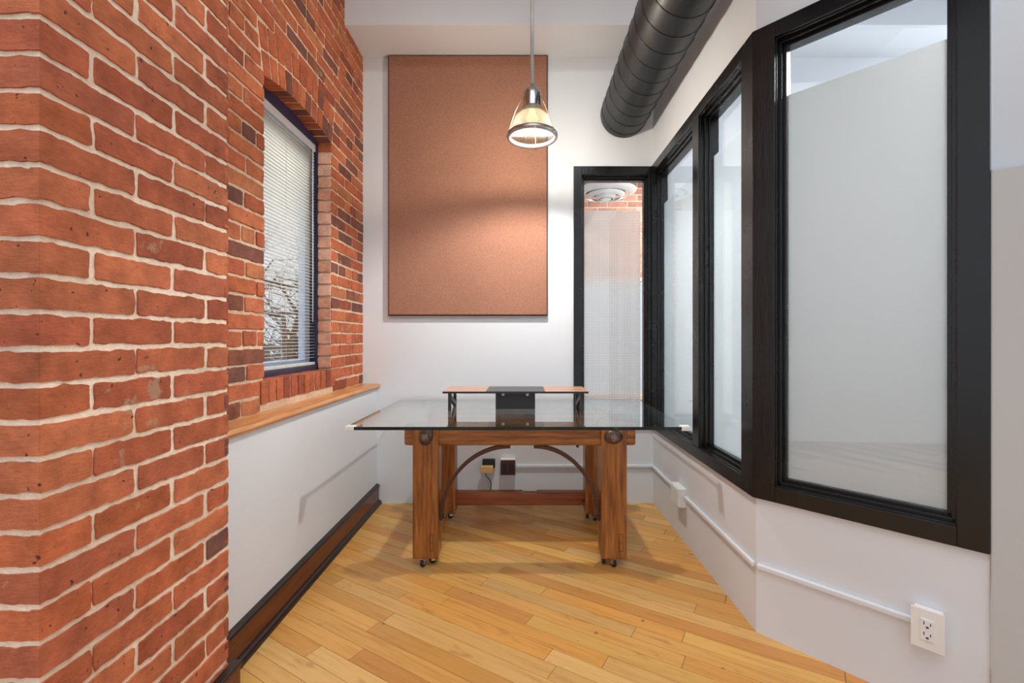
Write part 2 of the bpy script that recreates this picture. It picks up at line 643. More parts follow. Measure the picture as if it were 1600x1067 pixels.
def brick(mb, pts, F, depth, color, amp=.0028, rc=.005, keep=(), lift=0.0):
    o = wob(pts, amp, rc, keep)
    cx = sum(p[0] for p in o) / len(o)
    cy = sum(p[1] for p in o) / len(o)
    n = len(o)
    r = .0014
    def ins(p):
        x, y = p
        hx = max(abs(q[0] - cx) for q in o); hy = max(abs(q[1] - cy) for q in o)
        return (cx + (x - cx) * (1 - r / hx), cy + (y - cy) * (1 - r / hy))
    fr = o if keep else [ins(p) for p in o]
    A = [F(u, -depth, v) for u, v in o]
    B = [F(u, lift - .0012, v) for u, v in o]
    C = [F(u, lift, v) for u, v in fr]
    Q = []
    for i in range(n):
        j = (i + 1) % n
        Q.append((i, j, n + j, n + i))
        Q.append((n + i, n + j, 2 * n + j, 2 * n + i))
    Q.append(tuple(range(2 * n, 3 * n)))
    a, b, c = Vector(F(0, 0, 0)), Vector(F(1, 0, 0)) - Vector(F(0, 0, 0)), Vector(F(0, 0, 1)) - Vector(F(0, 0, 0))
    nrm = Vector(F(0, 1, 0)) - a
    if b.cross(c).dot(nrm) < 0:
        Q = [tuple(reversed(q)) for q in Q]
    mb.add(A + B + C, Q, color=color)


PITCH, BH, JT = .0729, .0595, .0134
PHASE = 1.18


def F_pier_side(u, n, v): return (PX + n, u, v)          # u = y
def F_pier_front(u, n, v): return (u, PY0 - n, v)         # u = x
def F_pier_far(u, n, v): return (u, PY1 + n, v)
def F_win(u, n, v): return (XW + n, u, v)

# --- the pier
pier = MB()
k0 = int(-PHASE / PITCH) - 1
rows = range(-17, 42)
MREC = .004
for k in rows:
    v1 = PHASE + (k + 1) * PITCH - JT / 2
    v0 = v1 - BH
    if v1 < .02 or v0 > HC: continue
    v0, v1 = max(v0, 0), min(v1, HC)
    A = (k % 2 == 1)
    cornerc = tone(.03)
    us = [(.8976, 1.116), (1.1285, 1.363), (1.3775, 1.475)] if A else [(.8976, 1.003), (1.0145, 1.236), (1.2505, 1.475)]
    for q, (a, b) in enumerate(us):
        a2 = a if q == 0 else a + random.uniform(-.004, .004)
        b2 = b if q == 2 else b + random.uniform(-.004, .004)
        dv = random.uniform(-.0012, .0012)
        pts = [(a2, v0 + dv), (b2, v0 + dv), (b2, v1 + dv), (a2, v1 + dv)]
        brick(pier, pts, F_pier_side, .02, cornerc if q == 0 else tone(.05), amp=.0036, rc=.004, keep=(3,) if q == 0 else ())
    L0 = .222 if not A else .106
    x1 = PX - .0006
    first = True
    while x1 > -1.65:
        x0 = x1 - (L0 if first else .222)
        pts = [(x0, v0), (x1, v0), (x1, v1), (x0, v1)]
        brick(pier, pts, F_pier_front, .02, cornerc if first else tone(), amp=.003, rc=.004, keep=(1,) if first else ())
        x1 = x0 - JT
        first = False
    x1 = PX
    for q, w in enumerate((.106, .1) if A else (.2,)):
        brick(pier, [(x1 - w, v0), (x1, v0), (x1, v1), (x1 - w, v1)], F_pier_far, .02, tone(), amp=.0025)
        x1 -= w + JT
pier.box(-1.66, PX - MREC, PY0 + MREC, PY1 - MREC, 0, HC, mat=1)
pier_o = pier.build('wall_pier', [M['brick'], M['mortar']], kind='structure')
tag(pier_o, 'red brick pier with pale mortar at the left edge of the room', 'wall', kind='structure')

# --- the window wall (brick above the ledge)
wu0, wu1 = PY1 - .02, YB
ou0, ou1 = 2.048, 2.772
ob, osp = 1.018, 2.385
uc, hw, rise = (ou0 + ou1) / 2, (ou1 - ou0) / 2, .042
R = (hw * hw + rise * rise) / (2 * rise)
vc = osp + rise - R
RO = R + .222
half = math.asin(hw / R)
ww = MB()
WD = .10
zb = .872


def cut(segs, a, b):
    out = []
    for s0, s1 in segs:
        if b <= s0 or a >= s1: out.append((s0, s1)); continue
        if a > s0: out.append((s0, a))
        if b < s1: out.append((b, s1))
    return out


k = 0
while True:
    v0 = zb + .006 + k * PITCH
    v1 = v0 + BH
    if v0 > HC - .02: break
    v1 = min(v1, HC)
    vm = (v0 + v1) / 2
    segs = [(wu0, wu1)]
    if v1 > ob - .1 and v0 < ob:                     # rowlock sill under the window
        segs = cut(segs, ou0 - .03, ou1 + .03)
    if ob <= vm <= osp + .005:
        segs = cut(segs, ou0 - .002, ou1 + .002)
    elif vm > osp + .005:
        wmax = RO * math.sin(half) + .012
        top = vc + RO
        if v0 < top:
            dd = vm - vc
            w_out = math.sqrt(max(0, RO * RO - dd * dd)) if dd < RO else 0
            w_side = dd * math.tan(half)
            w = min(w_out, w_side)
            if w > .01: segs = cut(segs, uc - w - .012, uc + w + .012)
    header_row = (k % 6 == 4)
    bl = .098 if header_row else .212
    for s0, s1 in segs:
        u = s0
        # every other course starts with a half brick, from the opening or from the pier
        ln = (.098 if k % 2 else .212) if not header_row else .098
        while s1 - u > .012:
            ln2 = ln + random.uniform(-.012, .012)
            if s1 - (u + ln2) < .05: ln2 = s1 - u
            a, b = u, u + ln2
            dv = random.uniform(-.002, .002)
            at_jamb = abs(a - ou1) < .01 or abs(b - ou0) < .01
            brick(ww, [(a, v0 + dv), (b, v0 + dv), (b, v1 + dv), (a, v1 + dv)], F_win, WD if at_jamb else .02,
                  tone(.27), amp=.003, rc=.004, lift=random.uniform(-.002, .003))
            u = b + JT
            ln = bl
    k += 1
# rowlock sill
u = ou0 - .03
while u < ou1 + .02:
    w = random.uniform(.052, .062)
    brick(ww, [(u, ob - .108), (u + w, ob - .108), (u + w, ob - .006), (u, ob - .006)], F_win, WD, tone(.35), amp=.003, rc=.004, lift=random.uniform(0, .006))
    u += w + .011
# arch rings
for ring, (r0, r1) in enumerate(((R, R + .105), (R + .116, R + .222))):
    n = 11
    for i in range(n):
        a0 = -half + 2 * half * (i + .07) / n
        a1 = -half + 2 * half * (i + .93) / n
        pp = [(uc + r * math.sin(a), vc + r * math.cos(a)) for r, a in ((r0, a0), (r0, a1), (r1, a1), (r1, a0))]
        brick(ww, pp, F_win, WD if ring == 0 else .02, tone(.25), amp=.0022, rc=.005, lift=random.uniform(-.002, .003))
# bricks lining the far jamb, window glare painted into their pale colour
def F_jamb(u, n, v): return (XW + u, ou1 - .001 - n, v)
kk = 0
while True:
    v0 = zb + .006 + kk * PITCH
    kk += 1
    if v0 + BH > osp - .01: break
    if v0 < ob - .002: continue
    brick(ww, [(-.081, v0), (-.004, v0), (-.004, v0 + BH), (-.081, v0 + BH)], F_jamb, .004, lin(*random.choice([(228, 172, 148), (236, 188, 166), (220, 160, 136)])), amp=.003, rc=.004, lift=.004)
# mortar body with the opening
mr = -.004
def mprism(pts): ww.prism(pts, -.20, mr, F_win, mat=1)
mprism([(wu0, zb - .03), (ou0 - .005, zb - .03), (ou0 - .005, HC), (wu0, HC)])
mprism([(ou1 + .005, zb - .03), (wu1, zb - .03), (wu1, HC), (ou1 + .005, HC)])
mprism([(ou0 - .005, zb - .03), (ou1 + .005, zb - .03), (ou1 + .005, ob - .008), (ou0 - .005, ob - .008)])
N = 16
arc = [(uc + (R + .005) * math.sin(-half + 2 * half * i / N), vc + (R + .005) * math.cos(-half + 2 * half * i / N)) for i in range(N + 1)]
arc[0] = (ou0 - .005, arc[0][1]); arc[-1] = (ou1 + .005, arc[-1][1])
for i in range(N):
    mprism([arc[i], arc[i + 1], (arc[i + 1][0], HC), (arc[i][0], HC)])
wo = ww.build('wall_left', [M['brick'], M['mortar_tan']], kind='structure')

# --- white wall under the ledge, ledge, baseboards
b = MB(); b.box(-1.36, XL, PY1 - .01, YB, 0, .842)
b.build('wall_lower_left', M['wall'], kind='structure')
b = MB()
prof = [(-1.165, .842), (-1.046, .842), (-1.034, .848), (-1.029, .857), (-1.032, .867), (-1.040, .872), (-1.165, .872)]
b.prism([(x, z) for x, z in prof], PY1 - .004, YB - .003, lambda u, n, v: (u, n, v))
b.build('trim_1', M['oak'], bevel=.002, kind='structure')

bl = empty('baseboard_left', (XL, 2.4, 0), kind='structure')
b = MB(); b.box(XL, XL + .016, PY1, YB - .004, 0, .132)
b.build('board', M['mahogany'], bl, .002)
b = MB()
b.prism([(XL, .124), (XL + .021, .124), (XL + .023, .130), (XL + .019, .136), (XL + .010, .143), (XL, .146)], PY1, YB - .003, lambda u, n, v: (u, n, v))
b.build('cap_moulding', M['mahogany_dark'], bl)
b = MB()
b.prism([(XL, 0), (XL + .036, 0), (XL + .035, .012), (XL + .029, .021), (XL + .020, .026), (XL + .016, .034), (XL, .034)], PY1, YB - .003, lambda u, n, v: (u, n, v))
b.build('shoe_moulding', M['mahogany_dark'], bl)

bp = empty('baseboard_pier', (PX, 1.2, 0), kind='structure')
b = MB(); b.box(PX - .02, PX + .024, PY0 - .024, PY1 + .024, 0, .132)
b.build('board', M['mahogany'], bp, .002)
b = MB(); b.box(PX - .02, PX + .030, PY0 - .03, PY1 + .03, .128, .142)
b.build('cap_moulding', M['mahogany_dark'], bp, .005)

# --- floor: maple strips laid on the diagonal, one mesh
fl = MB()
ang = math.radians(-31)
cu, su = math.cos(ang), math.sin(ang)
def F_fl(u, v, z): return (u * cu - v * su, u * su + v * cu, z)
SW = .0748
MAPLE = [(230, 178, 106), (226, 168, 92), (234, 186, 116), (218, 158, 84), (236, 182, 100), (224, 174, 106), (228, 164, 84), (212, 148, 78)]
for r in range(-60, 90):
    v = r * SW
    u = -6 + random.uniform(0, 1)
    while u < 6:
        ln = random.choice((.5, .7, .9, 1.2, 1.5)) * random.uniform(.85, 1.15)
        mx, my, _ = F_fl(u + ln / 2, v, 0)
        e = ln * .5
        if -1.25 - e < mx < 2.4 + e and -1.4 - e * .5 < my < 3.36 + e * .5:
            cc = lin(*random.choice(MAPLE), k=random.uniform(.80, .95))
            fl.box(u + .0009, u + ln - .0009, v + .0009, v + SW - .0009, -.02, 0, F=F_fl, color=cc)
        u += ln
fl.box(-2.6, 3.5, -2.4, 3.6, -.06, -.004, mat=1)
fo = fl.build('floor', [M['floor'], M['gap']], kind='structure')

# --- back wall with opening for the sidelight, soffit, ceiling
bw = MB()
o0, o1, oz0, oz1 = .425, .93, .60, 2.40
bw.box(-1.36, o0, 0, -.13, 0, HC, F=F_back)
bw.box(o1, 3.5, 0, -.13, 0, HC, F=F_back)
bw.box(o0, o1, 0, -.13, 0, oz0, F=F_back)
bw.box(o0, o1, 0, -.13, oz1, HC, F=F_back)
bw.build('wall_back', M['wall'], kind='structure')
b = MB(); b.box(XW - .02, 3.5, SOFY, YB, SOFF, HC)
b.build('ceiling_soffit', M['wall'], kind='structure')
b = MB(); b.box(-2.6, 3.6, -.6, 3.5, HC, HC + .1)
b.build('ceiling', M['wall'], kind='structure')

# --- right wall: straight run, then the angled run
def wall_open(mb, F, u0, u1, opens, th=.11):
    for (a, c, z0, z1) in opens:
        mb.box(a, c, 0, -th, 0, z0, F=F)
        mb.box(a, c, 0, -th, z1, HC, F=F)
    edges = [u0] + [e for op in opens for e in op[:2]] + [u1]
    for i in range(0, len(edges), 2):
        if edges[i + 1] - edges[i] > 1e-4:
            mb.box(edges[i], edges[i + 1], 0, -th, 0, HC, F=F)
LR = YB - YC
b = MB(); wall_open(b, F_right, 0, LR, [(.04, LR - .05, .60, 2.40)])
b.build('wall_right', M['wall'], kind='structure')
LA = .668
b = MB(); wall_open(b, F_ang, 0, LA, [(.055, LA - .055, .60, 2.40)])
b.build('wall_right_angled', M['wall'], kind='structure')

# wall that carries on past the angled window, and the grey panel in front of it
E = F_ang(LA, 0, 0)
DU = Vector((.825, -.565, 0)); DN = Vector((-.565, -.825, 0))
def F_end(u, n, v):
    return (E[0] + DU.x * u + DN.x * n, E[1] + DU.y * u + DN.y * n, v)
b = MB(); b.box(.006, 1.5, -.02, -.14, 0, HC, F=F_end)
b.build('wall_right_front', M['wall_grey'], kind='structure')
pp = MB()
pp.box(-.001, 1.2, -.012, .012, .0, 1.708, F=F_end)
po = pp.build('partition_panel', M['panel_grey'], bevel=.004)
tag(po, 'tall pale grey partition panel against the wall beside the black angled window frame', 'panel')


# --- black framed windows
def frame_boxes(mb, F, u0, u1, z0, z1, cw, proud=.018, deep=.085, stop=.028, wl=None, wr=None):
    """casing on the wall face, then a stepped reveal down to the glass"""
    wl = cw if wl is None else wl
    wr = cw if wr is None else wr
    rail = .062
    mb.box(u0, u0 + wl, 0, proud, z0, z1, F=F)
    mb.box(u1 - wr, u1, 0, proud, z0, z1, F=F)
    mb.box(u0 + wl, u1 - wr, 0, proud, z0, z0 + rail, F=F)
    mb.box(u0 + wl, u1 - wr, 0, proud, z1 - rail, z1, F=F)
    a, c, p, q = u0 + wl, u1 - wr, z0 + rail, z1 - rail
    for i, (ins, n1) in enumerate(((.0, .006), (.011, -.016), (.022, -.036))):
        # progressively narrower steps
        mb.box(a - .02, a + ins + .004, n1, -deep, p - .02, q + .02, F=F)
        mb.box(c - ins - .004, c + .02, n1, -deep, p - .02, q + .02, F=F)
        mb.box(a, c, n1, -deep, p - .02, p + ins + .004, F=F)
        mb.box(a, c, n1, -deep, q - ins - .004, q + .02, F=F)
    return a + .026, c - .026, p + .026, q - .026


FZ0, FZ1 = .553, 2.452
# window 2: sidelight in the back wall
w2 = empty('window_2', (.67, YB, FZ0), kind='structure')
mb = MB()
g = frame_boxes(mb, F_back, .378, .957, FZ0, FZ1, .06, wl=.058, wr=.03)
mb.build('casing', M['black'], w2, .002)
mb = MB(); mb.box(g[0] - .012, g[1] + .012, -.052, -.058, g[2] - .012, g[3] + .012, F=F_back)
mb.build('glass', M['glass'], w2)
mb = MB(); mb.box(g[0] - .008, g[1] - .02, -.0585, -.0595, g[2] - .01, 2.15, F=F_back)
mb.build('textured_film', M['film_grid'], w2)

# window 3: two panes in the right wall
w3 = empty('window_3', (XR, 2.6, FZ0), kind='structure')
mb = MB()
ext = .0075
mu0, mu1 = .80, .885
proud, rail = .018, .062
ul, ur = .0, LR + ext
mb.box(ul, .045, 0, proud, FZ0, FZ1, F=F_right)
mb.box(ur - .098, ur, 0, proud, FZ0, FZ1, F=F_right)
mb.box(.045, ur - .098, 0, proud, FZ0, FZ0 + rail, F=F_right)
mb.box(.045, ur - .098, 0, proud, FZ1 - rail, FZ1, F=F_right)
mb.box(mu0, mu1, -.085, proud - .004, FZ0 + .05, FZ1 - .05, F=F_right)
p, q = FZ0 + rail, FZ1 - rail
panes = []
for a, c in ((.045, mu0), (mu1, ur - .098)):
    for ins, n1 in ((.0, .006), (.011, -.016), (.022, -.036)):
        mb.box(a - .01, a + ins + .004, n1, -.085, p - .02, q + .02, F=F_right)
        mb.box(c - ins - .004, c + .01, n1, -.085, p - .02, q + .02, F=F_right)
        mb.box(a, c, n1, -.085, p - .02, p + ins + .004, F=F_right)
        mb.box(a, c, n1, -.085, q - ins - .004, q + .02, F=F_right)
    panes.append((a + .026, c - .026))
mb.build('casing', M['black'], w3, .002)
mb = MB()
for a, c in panes:
    mb.box(a - .012, c + .012, -.052, -.058, p + .012, q - .012, F=F_right)
mb.build('glass', M['glass'], w3)
mb = MB()
for a, c in panes:
    mb.box(a - .01, c + .01, -.0585, -.0595, p + .014, 2.165, F=F_right)
mb.build('frosted_film', M['film'], w3)

# window 4: angled pane
w4 = empty('window_4', (1.2, 1.6, FZ0), kind='structure')
mb = MB()
g = frame_boxes(mb, F_ang, -ext, LA, FZ0, FZ1, .07, wl=.083, wr=.072)
mb.build('casing', M['black'], w4, .002)
mb = MB(); mb.box(g[0] - .012, g[1] + .012, -.052, -.058, g[2] - .012, g[3] + .012, F=F_ang)
mb.build('glass', M['glass'], w4)
mb = MB(); mb.box(g[0] - .01, g[1] + .002, -.0585, -.0595, g[2] - .01, 2.178, F=F_ang)
mb.build('frosted_film', M['film_angled'], w4)

# --- window 1: aluminium window in the brick opening
w1 = empty('window_1', (XW - .1, uc, ob), kind='structure')
def F_w1(u, n, v): return (XW + n, u, v)
nf = -.082
mb = MB()
topv = lambda u: vc + math.sqrt(max(0, R * R - (u - uc) ** 2))
def arch_poly(u0, u1, z0, drop):
    pts = [(u0, z0), (u1, z0)]
    for i in range(13):
        u = u1 + (u0 - u1) * i / 12
        pts.append((u, topv(u) - drop))
    return pts
mb.box(ou0 - .004, ou0 + .014, nf, nf - .09, ob - .008, osp, F=F_w1)
mb.box(ou1 - .014, ou1 + .004, nf, nf - .09, ob - .008, osp, F=F_w1)
mb.box(ou0, ou1, nf, nf - .09, ob - .008, ob + .022, F=F_w1)
for i in range(12):
    ua, ub = ou0 + (ou1 - ou0) * i / 12, ou0 + (ou1 - ou0) * (i + 1) / 12
    mb.prism([(ua, osp - .014), (ub, osp - .014), (ub, topv(ub) + .006), (ua, topv(ua) + .006)], nf - .09, nf, F_w1)
mb.build('frame', M['navy'], w1)
mb = MB()
for a, c in ((ou0 + .014, ou0 + .06), (ou1 - .075, ou1 - .014)):
    mb.box(a, c, nf - .045, nf - .085, ob + .022, osp - .035, F=F_w1)
mb.box(ou0 + .06, ou1 - .075, nf - .045, nf - .085, ob + .022, ob + .06, F=F_w1)
mb.box(ou0 + .06, ou1 - .075, nf - .045, nf - .085, osp - .08, osp - .035, F=F_w1)
mb.build('sash', M['sash'], w1, .003)
mb = MB(); mb.box(ou0 + .05, ou1 - .065, nf - .062, nf - .067, ob + .05, osp - .07, F=F_w1)
mb.build('glass', M['glass'], w1)

# venetian blind hanging inside that window
vb = empty('venetian_blind', (XW + nf - .02, uc, osp - .04), 'white mini venetian blind with open slats in the arched brick window', 'blind')
mb = MB(); mb.box(ou0 + .018, ou1 - .018, nf - .006, nf - .034, osp - .060, osp - .016, F=F_w1)
mb.build('headrail', M['headrail'], vb, .003)
mb = MB()
z = osp - .078
hs = .0105
tilt = math.radians(6)
while z > ob + .05:
    c0, s0 = math.cos(tilt) * hs, math.sin(tilt) * hs
    mb.add([F_w1(ou0 + .020, nf - .02 + c0, z + s0), F_w1(ou1 - .020, nf - .02 + c0, z + s0),
            F_w1(ou1 - .020, nf - .02, z + .0022), F_w1(ou0 + .020, nf - .02, z + .0022),
            F_w1(ou1 - .020, nf - .02 - c0, z - s0), F_w1(ou0 + .020, nf - .02 - c0, z - s0)],
           [(0, 1, 2, 3), (3, 2, 4, 5)], smooth=True)
    z -= .0185
so = mb.build('slats', M['slat'], vb)
sm = so.modifiers.new('thick', 'SOLIDIFY'); sm.thickness = .0006
mb = MB(); mb.box(ou0 + .020, ou1 - .020, nf - .008, nf - .032, ob + .026, ob + .042, F=F_w1)
mb.build('bottom_rail', M['slat'], vb, .003)
mb = MB()
for u in (ou0 + .10, uc, ou1 - .10):
    for n in (nf - .007, nf - .033):
        mb.tube([F_w1(u, n, ob + .035), F_w1(u, n, osp - .06)], .0009, 5)
mb.build('ladder_cord', M['slat'], vb)
mb = MB(); mb.tube([F_w1(ou1 - .06, nf - .004, osp - .06), F_w1(ou1 - .062, nf - .004, 1.30)], .0035, 6)
mb.build('tilt_wand', M['white_plastic'], vb)

# ------------------------------------------------------------------ outside the brick window
b = MB(); b.box(-30, -1.6, -4, 40, -3.2, -3.0)
b.build('ground', M['ground'], kind='structure')


def tree(name, x, y, h, seed, label):
    rnd = random.Random(seed)
    mb = MB()
    def grow(p, d, L, r, lev):
        n = 4
        pts, rs = [p], [r]
        for i in range(n):
            d = (d + Vector((rnd.uniform(-1, 1), rnd.uniform(-1, 1), rnd.uniform(-.6, .9))) * .16).normalized()
            p = p + d * (L / n)
            pts.append(p)
            rs.append(r * (1 - .45 * (i + 1) / n))
        mb.tube(pts, rs, 6 if lev < 2 else 4, caps=False)
        if lev < 4:
            for _ in range(4 if lev else 6):
                i = rnd.randint(1, n) if lev else rnd.randint(2, n)
                a = Vector((rnd.uniform(-1, 1), rnd.uniform(-1, 1), rnd.uniform(-.35, .8))).normalized()
                grow(pts[i], (d * .45 + a).normalized(), L * rnd.uniform(.5, .72), rs[i] * .6, lev + 1)
    grow(Vector((x, y, -3)), Vector((0, 0, 1)), h, .15, 0)
    return tag(mb.build(name, M['bark']), label, 'tree', 'bare trees outside the window')
for x, y, h, s in ((-3.4, 6.6, 4.2, 3), (-7.4, 14.6, 4.9, 11), (-12.0, 24, 5.2, 23)):
    tree('bare_tree', x, y, h, s, 'leafless branchy tree outside, seen through the blind of the brick window')

# ------------------------------------------------------------------ rooms behind the glass
b = MB(); b.box(1.09, 3.5, YC + .05, YB, -.003, .006)
b.prism([(1.09, YC + .05), (1.75, 1.16), (3.5, 1.16), (3.5, YC + .05)], -.003, .006, lambda u, n, v: (u, v, n))
b.build('floor_next_room', M['carpet'], kind='structure')
b = MB(); b.box(3.5, 3.6, -.6, 5.4, 0, HC)
b.build('wall_next_room', M['wall'], kind='structure')
# room behind the back wall: low ceiling, brick wall with a window opening
YR = 5.2
b = MB(); b.box(-1.3, 3.5, YB + .13, YR + .1, 3.05, 3.15)
b.build('ceiling_rear_room', M['wall'], kind='structure')
b = MB(); b.box(-1.3, 3.5, YB + .13, YR + .1, -.06, 0)
b.build('floor_rear_room', M['wall_grey'], kind='structure')
b = MB(); b.box(-1.4, -1.3, YB, YR + .1, -.06, 3.15)
b.build('wall_rear_left', M['wall'], kind='structure')
rb = MB()
def F_rear(u, n, v): return (u, YR - n, v)
ro = (.42, 1.66, .55, 1.86)
k = 0
while k * PITCH < 3.05:
    v0 = k * PITCH + .006; v1 = min(v0 + BH, 3.05)
    segs = [(.2, 2.2)]
    if v1 > ro[2] and v0 < ro[3]: segs = cut(segs, ro[0], ro[1])
    u = .2 - (.11 if k % 2 else 0)
    while u < 2.2:
        for s0, s1 in segs:
            a, c = max(u, s0), min(u + .212, s1)
            if c - a > .02:
                rb.box(a, c, -.02, .006, v0, v1, F=F_rear, color=lin(*random.choice([(178, 128, 110), (170, 118, 102), (186, 138, 118), (156, 112, 98)])))
        u += .212 + JT
    k += 1
for (a, c, z0, z1) in ((-1.3, ro[0], 0, 3.05), (ro[1], 3.5, 0, 3.05), (ro[0], ro[1], 0, ro[2]), (ro[0], ro[1], ro[3], 3.05)):
    rb.box(a, c, 0, -.12, z0, z1, F=F_rear, mat=1)
rb.build('wall_rear_brick', [M['brick'], M['mortar_tan']], kind='structure')

DFX, DFZ = .75, 2.515
# ceiling diffuser in that room
df = empty('ceiling_diffuser', (.75, 4.06, 2.53), 'round white ceiling air diffuser seen through the clear top of the narrow back window', 'vent')
for i, (r0, r1, zt, zd) in enumerate(((.196, .270, .0, -.040), (.122, .166, -.030, -.062), (.062, .092, -.045, -.075))):
    mb = MB()
    mb.lathe([(r1, zt), (r1 - .002, zt - .004), (r0 + .01, zd), (r0, zd + .004), (r0 + .004, zd + .006), (r1 - .012, zt - .002)], DFX, 4.06, DFZ, 40)
    mb.build('ring', M['white_plastic'], df)
mb = MB(); mb.lathe([(.0, -.080), (.040, -.079), (.052, -.072), (.046, -.066), (0, -.063)], DFX, 4.06, DFZ, 32)
mb.build('centre_disc', M['white_plastic'], df)
mb = MB(); mb.lathe([(.0, -.002), (.172, -.002)], DFX, 4.06, DFZ, 32)
mb.build('throat', M['slot'], df)
mb = MB(); mb.lathe([(.174, -.002), (.174, .52)], DFX, 4.06, DFZ, 32)
mb.build('neck', M['white_plastic'], df)

# ------------------------------------------------------------------ acoustic panel on the back wall
ap = empty('wall_panel', (-.39, YB, 2.3), 'large rust brown fabric covered panel on the white back wall', 'wall panel')
mb = MB(); mb.box(-.958, .182, .006, .040, 1.372, 3.240, F=F_back)
mb.build('fabric_face', M['fabric'], ap, .004)
mb = MB(); mb.box(-.964, .188, .0, .034, 1.366, 3.246, F=F_back)
mb.build('edge_frame', M['fabric_edge'], ap, .002)

# ------------------------------------------------------------------ duct
DX, DZ, DR = .742, 2.83, .168
du = empty('vent_duct', (DX, YB, DZ), 'black round spiral air duct running overhead into the back wall', 'duct')
mb = MB()
ys = [-1.2 + 4.515 * i / 60 for i in range(61)]
mb.lathe([(DR, y) for y in ys] + [(DR - .006, ys[-1])], DX, 0, DZ, 64, axis='y')
mb.build('tube', M['duct'], du)
mb = MB()
pts = []
turns = 34
for i in range(turns * 28 + 1):
    a = 2 * PI * i / 28
    y = -1.19 + i / 28 * .132
    if y > YB - .012: break
    pts.append((DX + (DR + .0005) * math.cos(a), y, DZ + (DR + .0005) * math.sin(a)))
mb.tube(pts, .0036, 5)
mb.build('spiral_seam', M['duct_seam'], du)

# ------------------------------------------------------------------ pendant lamp
LX, LY = .060, 2.586
LZ = 2.349
pl = empty('pendant_lamp', (LX, LY, HC), 'chrome pendant lamp with ribbed glass shade hanging over the desk, lit', 'lamp')
mb = MB(); mb.tube([(LX, LY, LZ + .275), (LX, LY, HC)], .0105, 14)
mb.build('stem', M['stem'], pl)
mb = MB(); mb.lathe([(0, HC - .03), (.05, HC - .03), (.065, HC - .01), (.065, HC)], LX, LY, 0, 32)
mb.build('canopy', M['chrome'], pl)
mb = MB()
mb.lathe([(.046, LZ + .152), (.050, LZ + .156), (.051, LZ + .165), (.051, LZ + .235), (.047, LZ + .256), (.036, LZ + .272), (.018, LZ + .281), (.011, LZ + .283), (.011, LZ + .295), (0, LZ + .295)], LX, LY, 0, 40)
mb.build('cap', M['cap'], pl)
prof = [(.052, .160), (.056, .156), (.056, .136), (.060, .130), (.078, .120), (.094, .104), (.106, .082), (.115, .056), (.123, .030), (.130, .010), (.133, .002)]
mb = MB()
mb.lathe([(r, h) for r, h in prof], 0, 0, 0, 96)
sh = mb.build('shade', M['shade'])
sh.location = (LX, LY, LZ)
sh.parent = pl
sh.matrix_parent_inverse = pl.matrix_basis.inverted()
smo = sh.modifiers.new('thick', 'SOLIDIFY'); smo.thickness = .004
mb = MB()
mb.lathe([(.128, -.012), (.138, -.013), (.1445, -.006), (.145, .006), (.140, .013), (.131, .014), (.128, .006)], LX, LY, LZ, 64, closed=True)
mb.build('rim', M['steel'], pl)
for k in range(3):
    a = math.radians(200 + 120 * k)
    c, s = math.cos(a), math.sin(a)
    mb = MB()
    mb.tube([(LX + .052 * c, LY + .052 * s, LZ + .225), (LX + .10 * c, LY + .10 * s, LZ + .13), (LX + .144 * c, LY + .144 * s, LZ + .004)], .0020, 6)
    mb.tube([(LX + .144 * c, LY + .144 * s, LZ + .012), (LX + .147 * c, LY + .147 * s, LZ - .016)], .004, 6)
    mb.build('wire_support', M['wire'], pl)
mb = MB()
mb.lathe([(0, .062), (.018, .064), (.030, .078), (.034, .096), (.030, .114), (.018, .134), (.016, .152)], LX, LY, LZ, 24)
mb.build('bulb', M['bulb'], pl)
mb = MB()
mb.lathe([(0, -.036), (.004, -.034), (.006, -.028), (.004, -.022), (.002, -.018), (.002, -.010), (0, -.010)], LX + .014, LY - .142, LZ, 12)
mb.build('finial', M['white_plastic'], pl)

# ------------------------------------------------------------------ the desk
GT, GTH = .765, .016
dk = empty('desk', (-.01, 2.7, 0), 'rustic wooden workbench desk on casters with a glass top', 'desk')
LXS = [(-.571, -.437), (.418, .552)]
FY0, FY1 = 2.377, 2.497
BY0, BY1 = 2.985, 3.105
LB, LT = .046, GT - GTH - .001
for x0, x1 in LXS:
    for y0, y1 in ((FY0, FY1), (BY0, BY1)):
        mb = MB(); mb.box(x0, x1, y0, y1, LB, LT)
        if y0 == FY0:      # mortise outline let into the front legs
            pass
        mb.build('leg', M['bench_z'], dk, .008)
for y0, y1 in ((FY0 + .026, FY0 + .10), (BY0 + .01, BY0 + .09)):
    mb = MB(); mb.box(-.622, .604, y0, y1, .634, LT - .002)
    mb.build('top_rail', M['bench_x'], dk, .012)
for x0, x1 in LXS:
    xm = (x0 + x1) / 2
    mb = MB(); mb.box(xm - .04, xm + .04, FY1 - .004, BY0 + .012, .655, LT - .02)
    mb.build('cross_rail', M['bench_y'], dk, .006)
    mb = MB(); mb.box(xm - .03, xm + .045, FY1 - .004, BY0 + .004, .10, .20)
    mb.build('side_stretcher', M['bench_y'], dk, .006)
# notched inner rails under the glass
for yy in (2.66, 2.84):
    mb = MB()
    pts = [(-.50, .665), (.48, .665), (.48, .745), (.10, .745), (.075, .715), (.02, .715), (-.005, .745), (-.50, .745)]
    mb.prism(pts, yy, yy + .045, lambda u, n, v: (u, n, v))
    mb.build('inner_rail', M['oak'], dk, .004)
# low rear stretcher, with the slot cut in its top edge
mb = MB()
ys0, ys1 = BY0 + .03, BY0 + .085
pts = [(-.445, .094), (.425, .094), (.425, .182), (.105, .182), (.10, .174), (.012, .174), (.005, .182), (-.445, .182)]
mb.prism(pts, ys0, ys1, lambda u, n, v: (u, n, v))
mb.build('stretcher', M['bench_dark'], dk, .004)
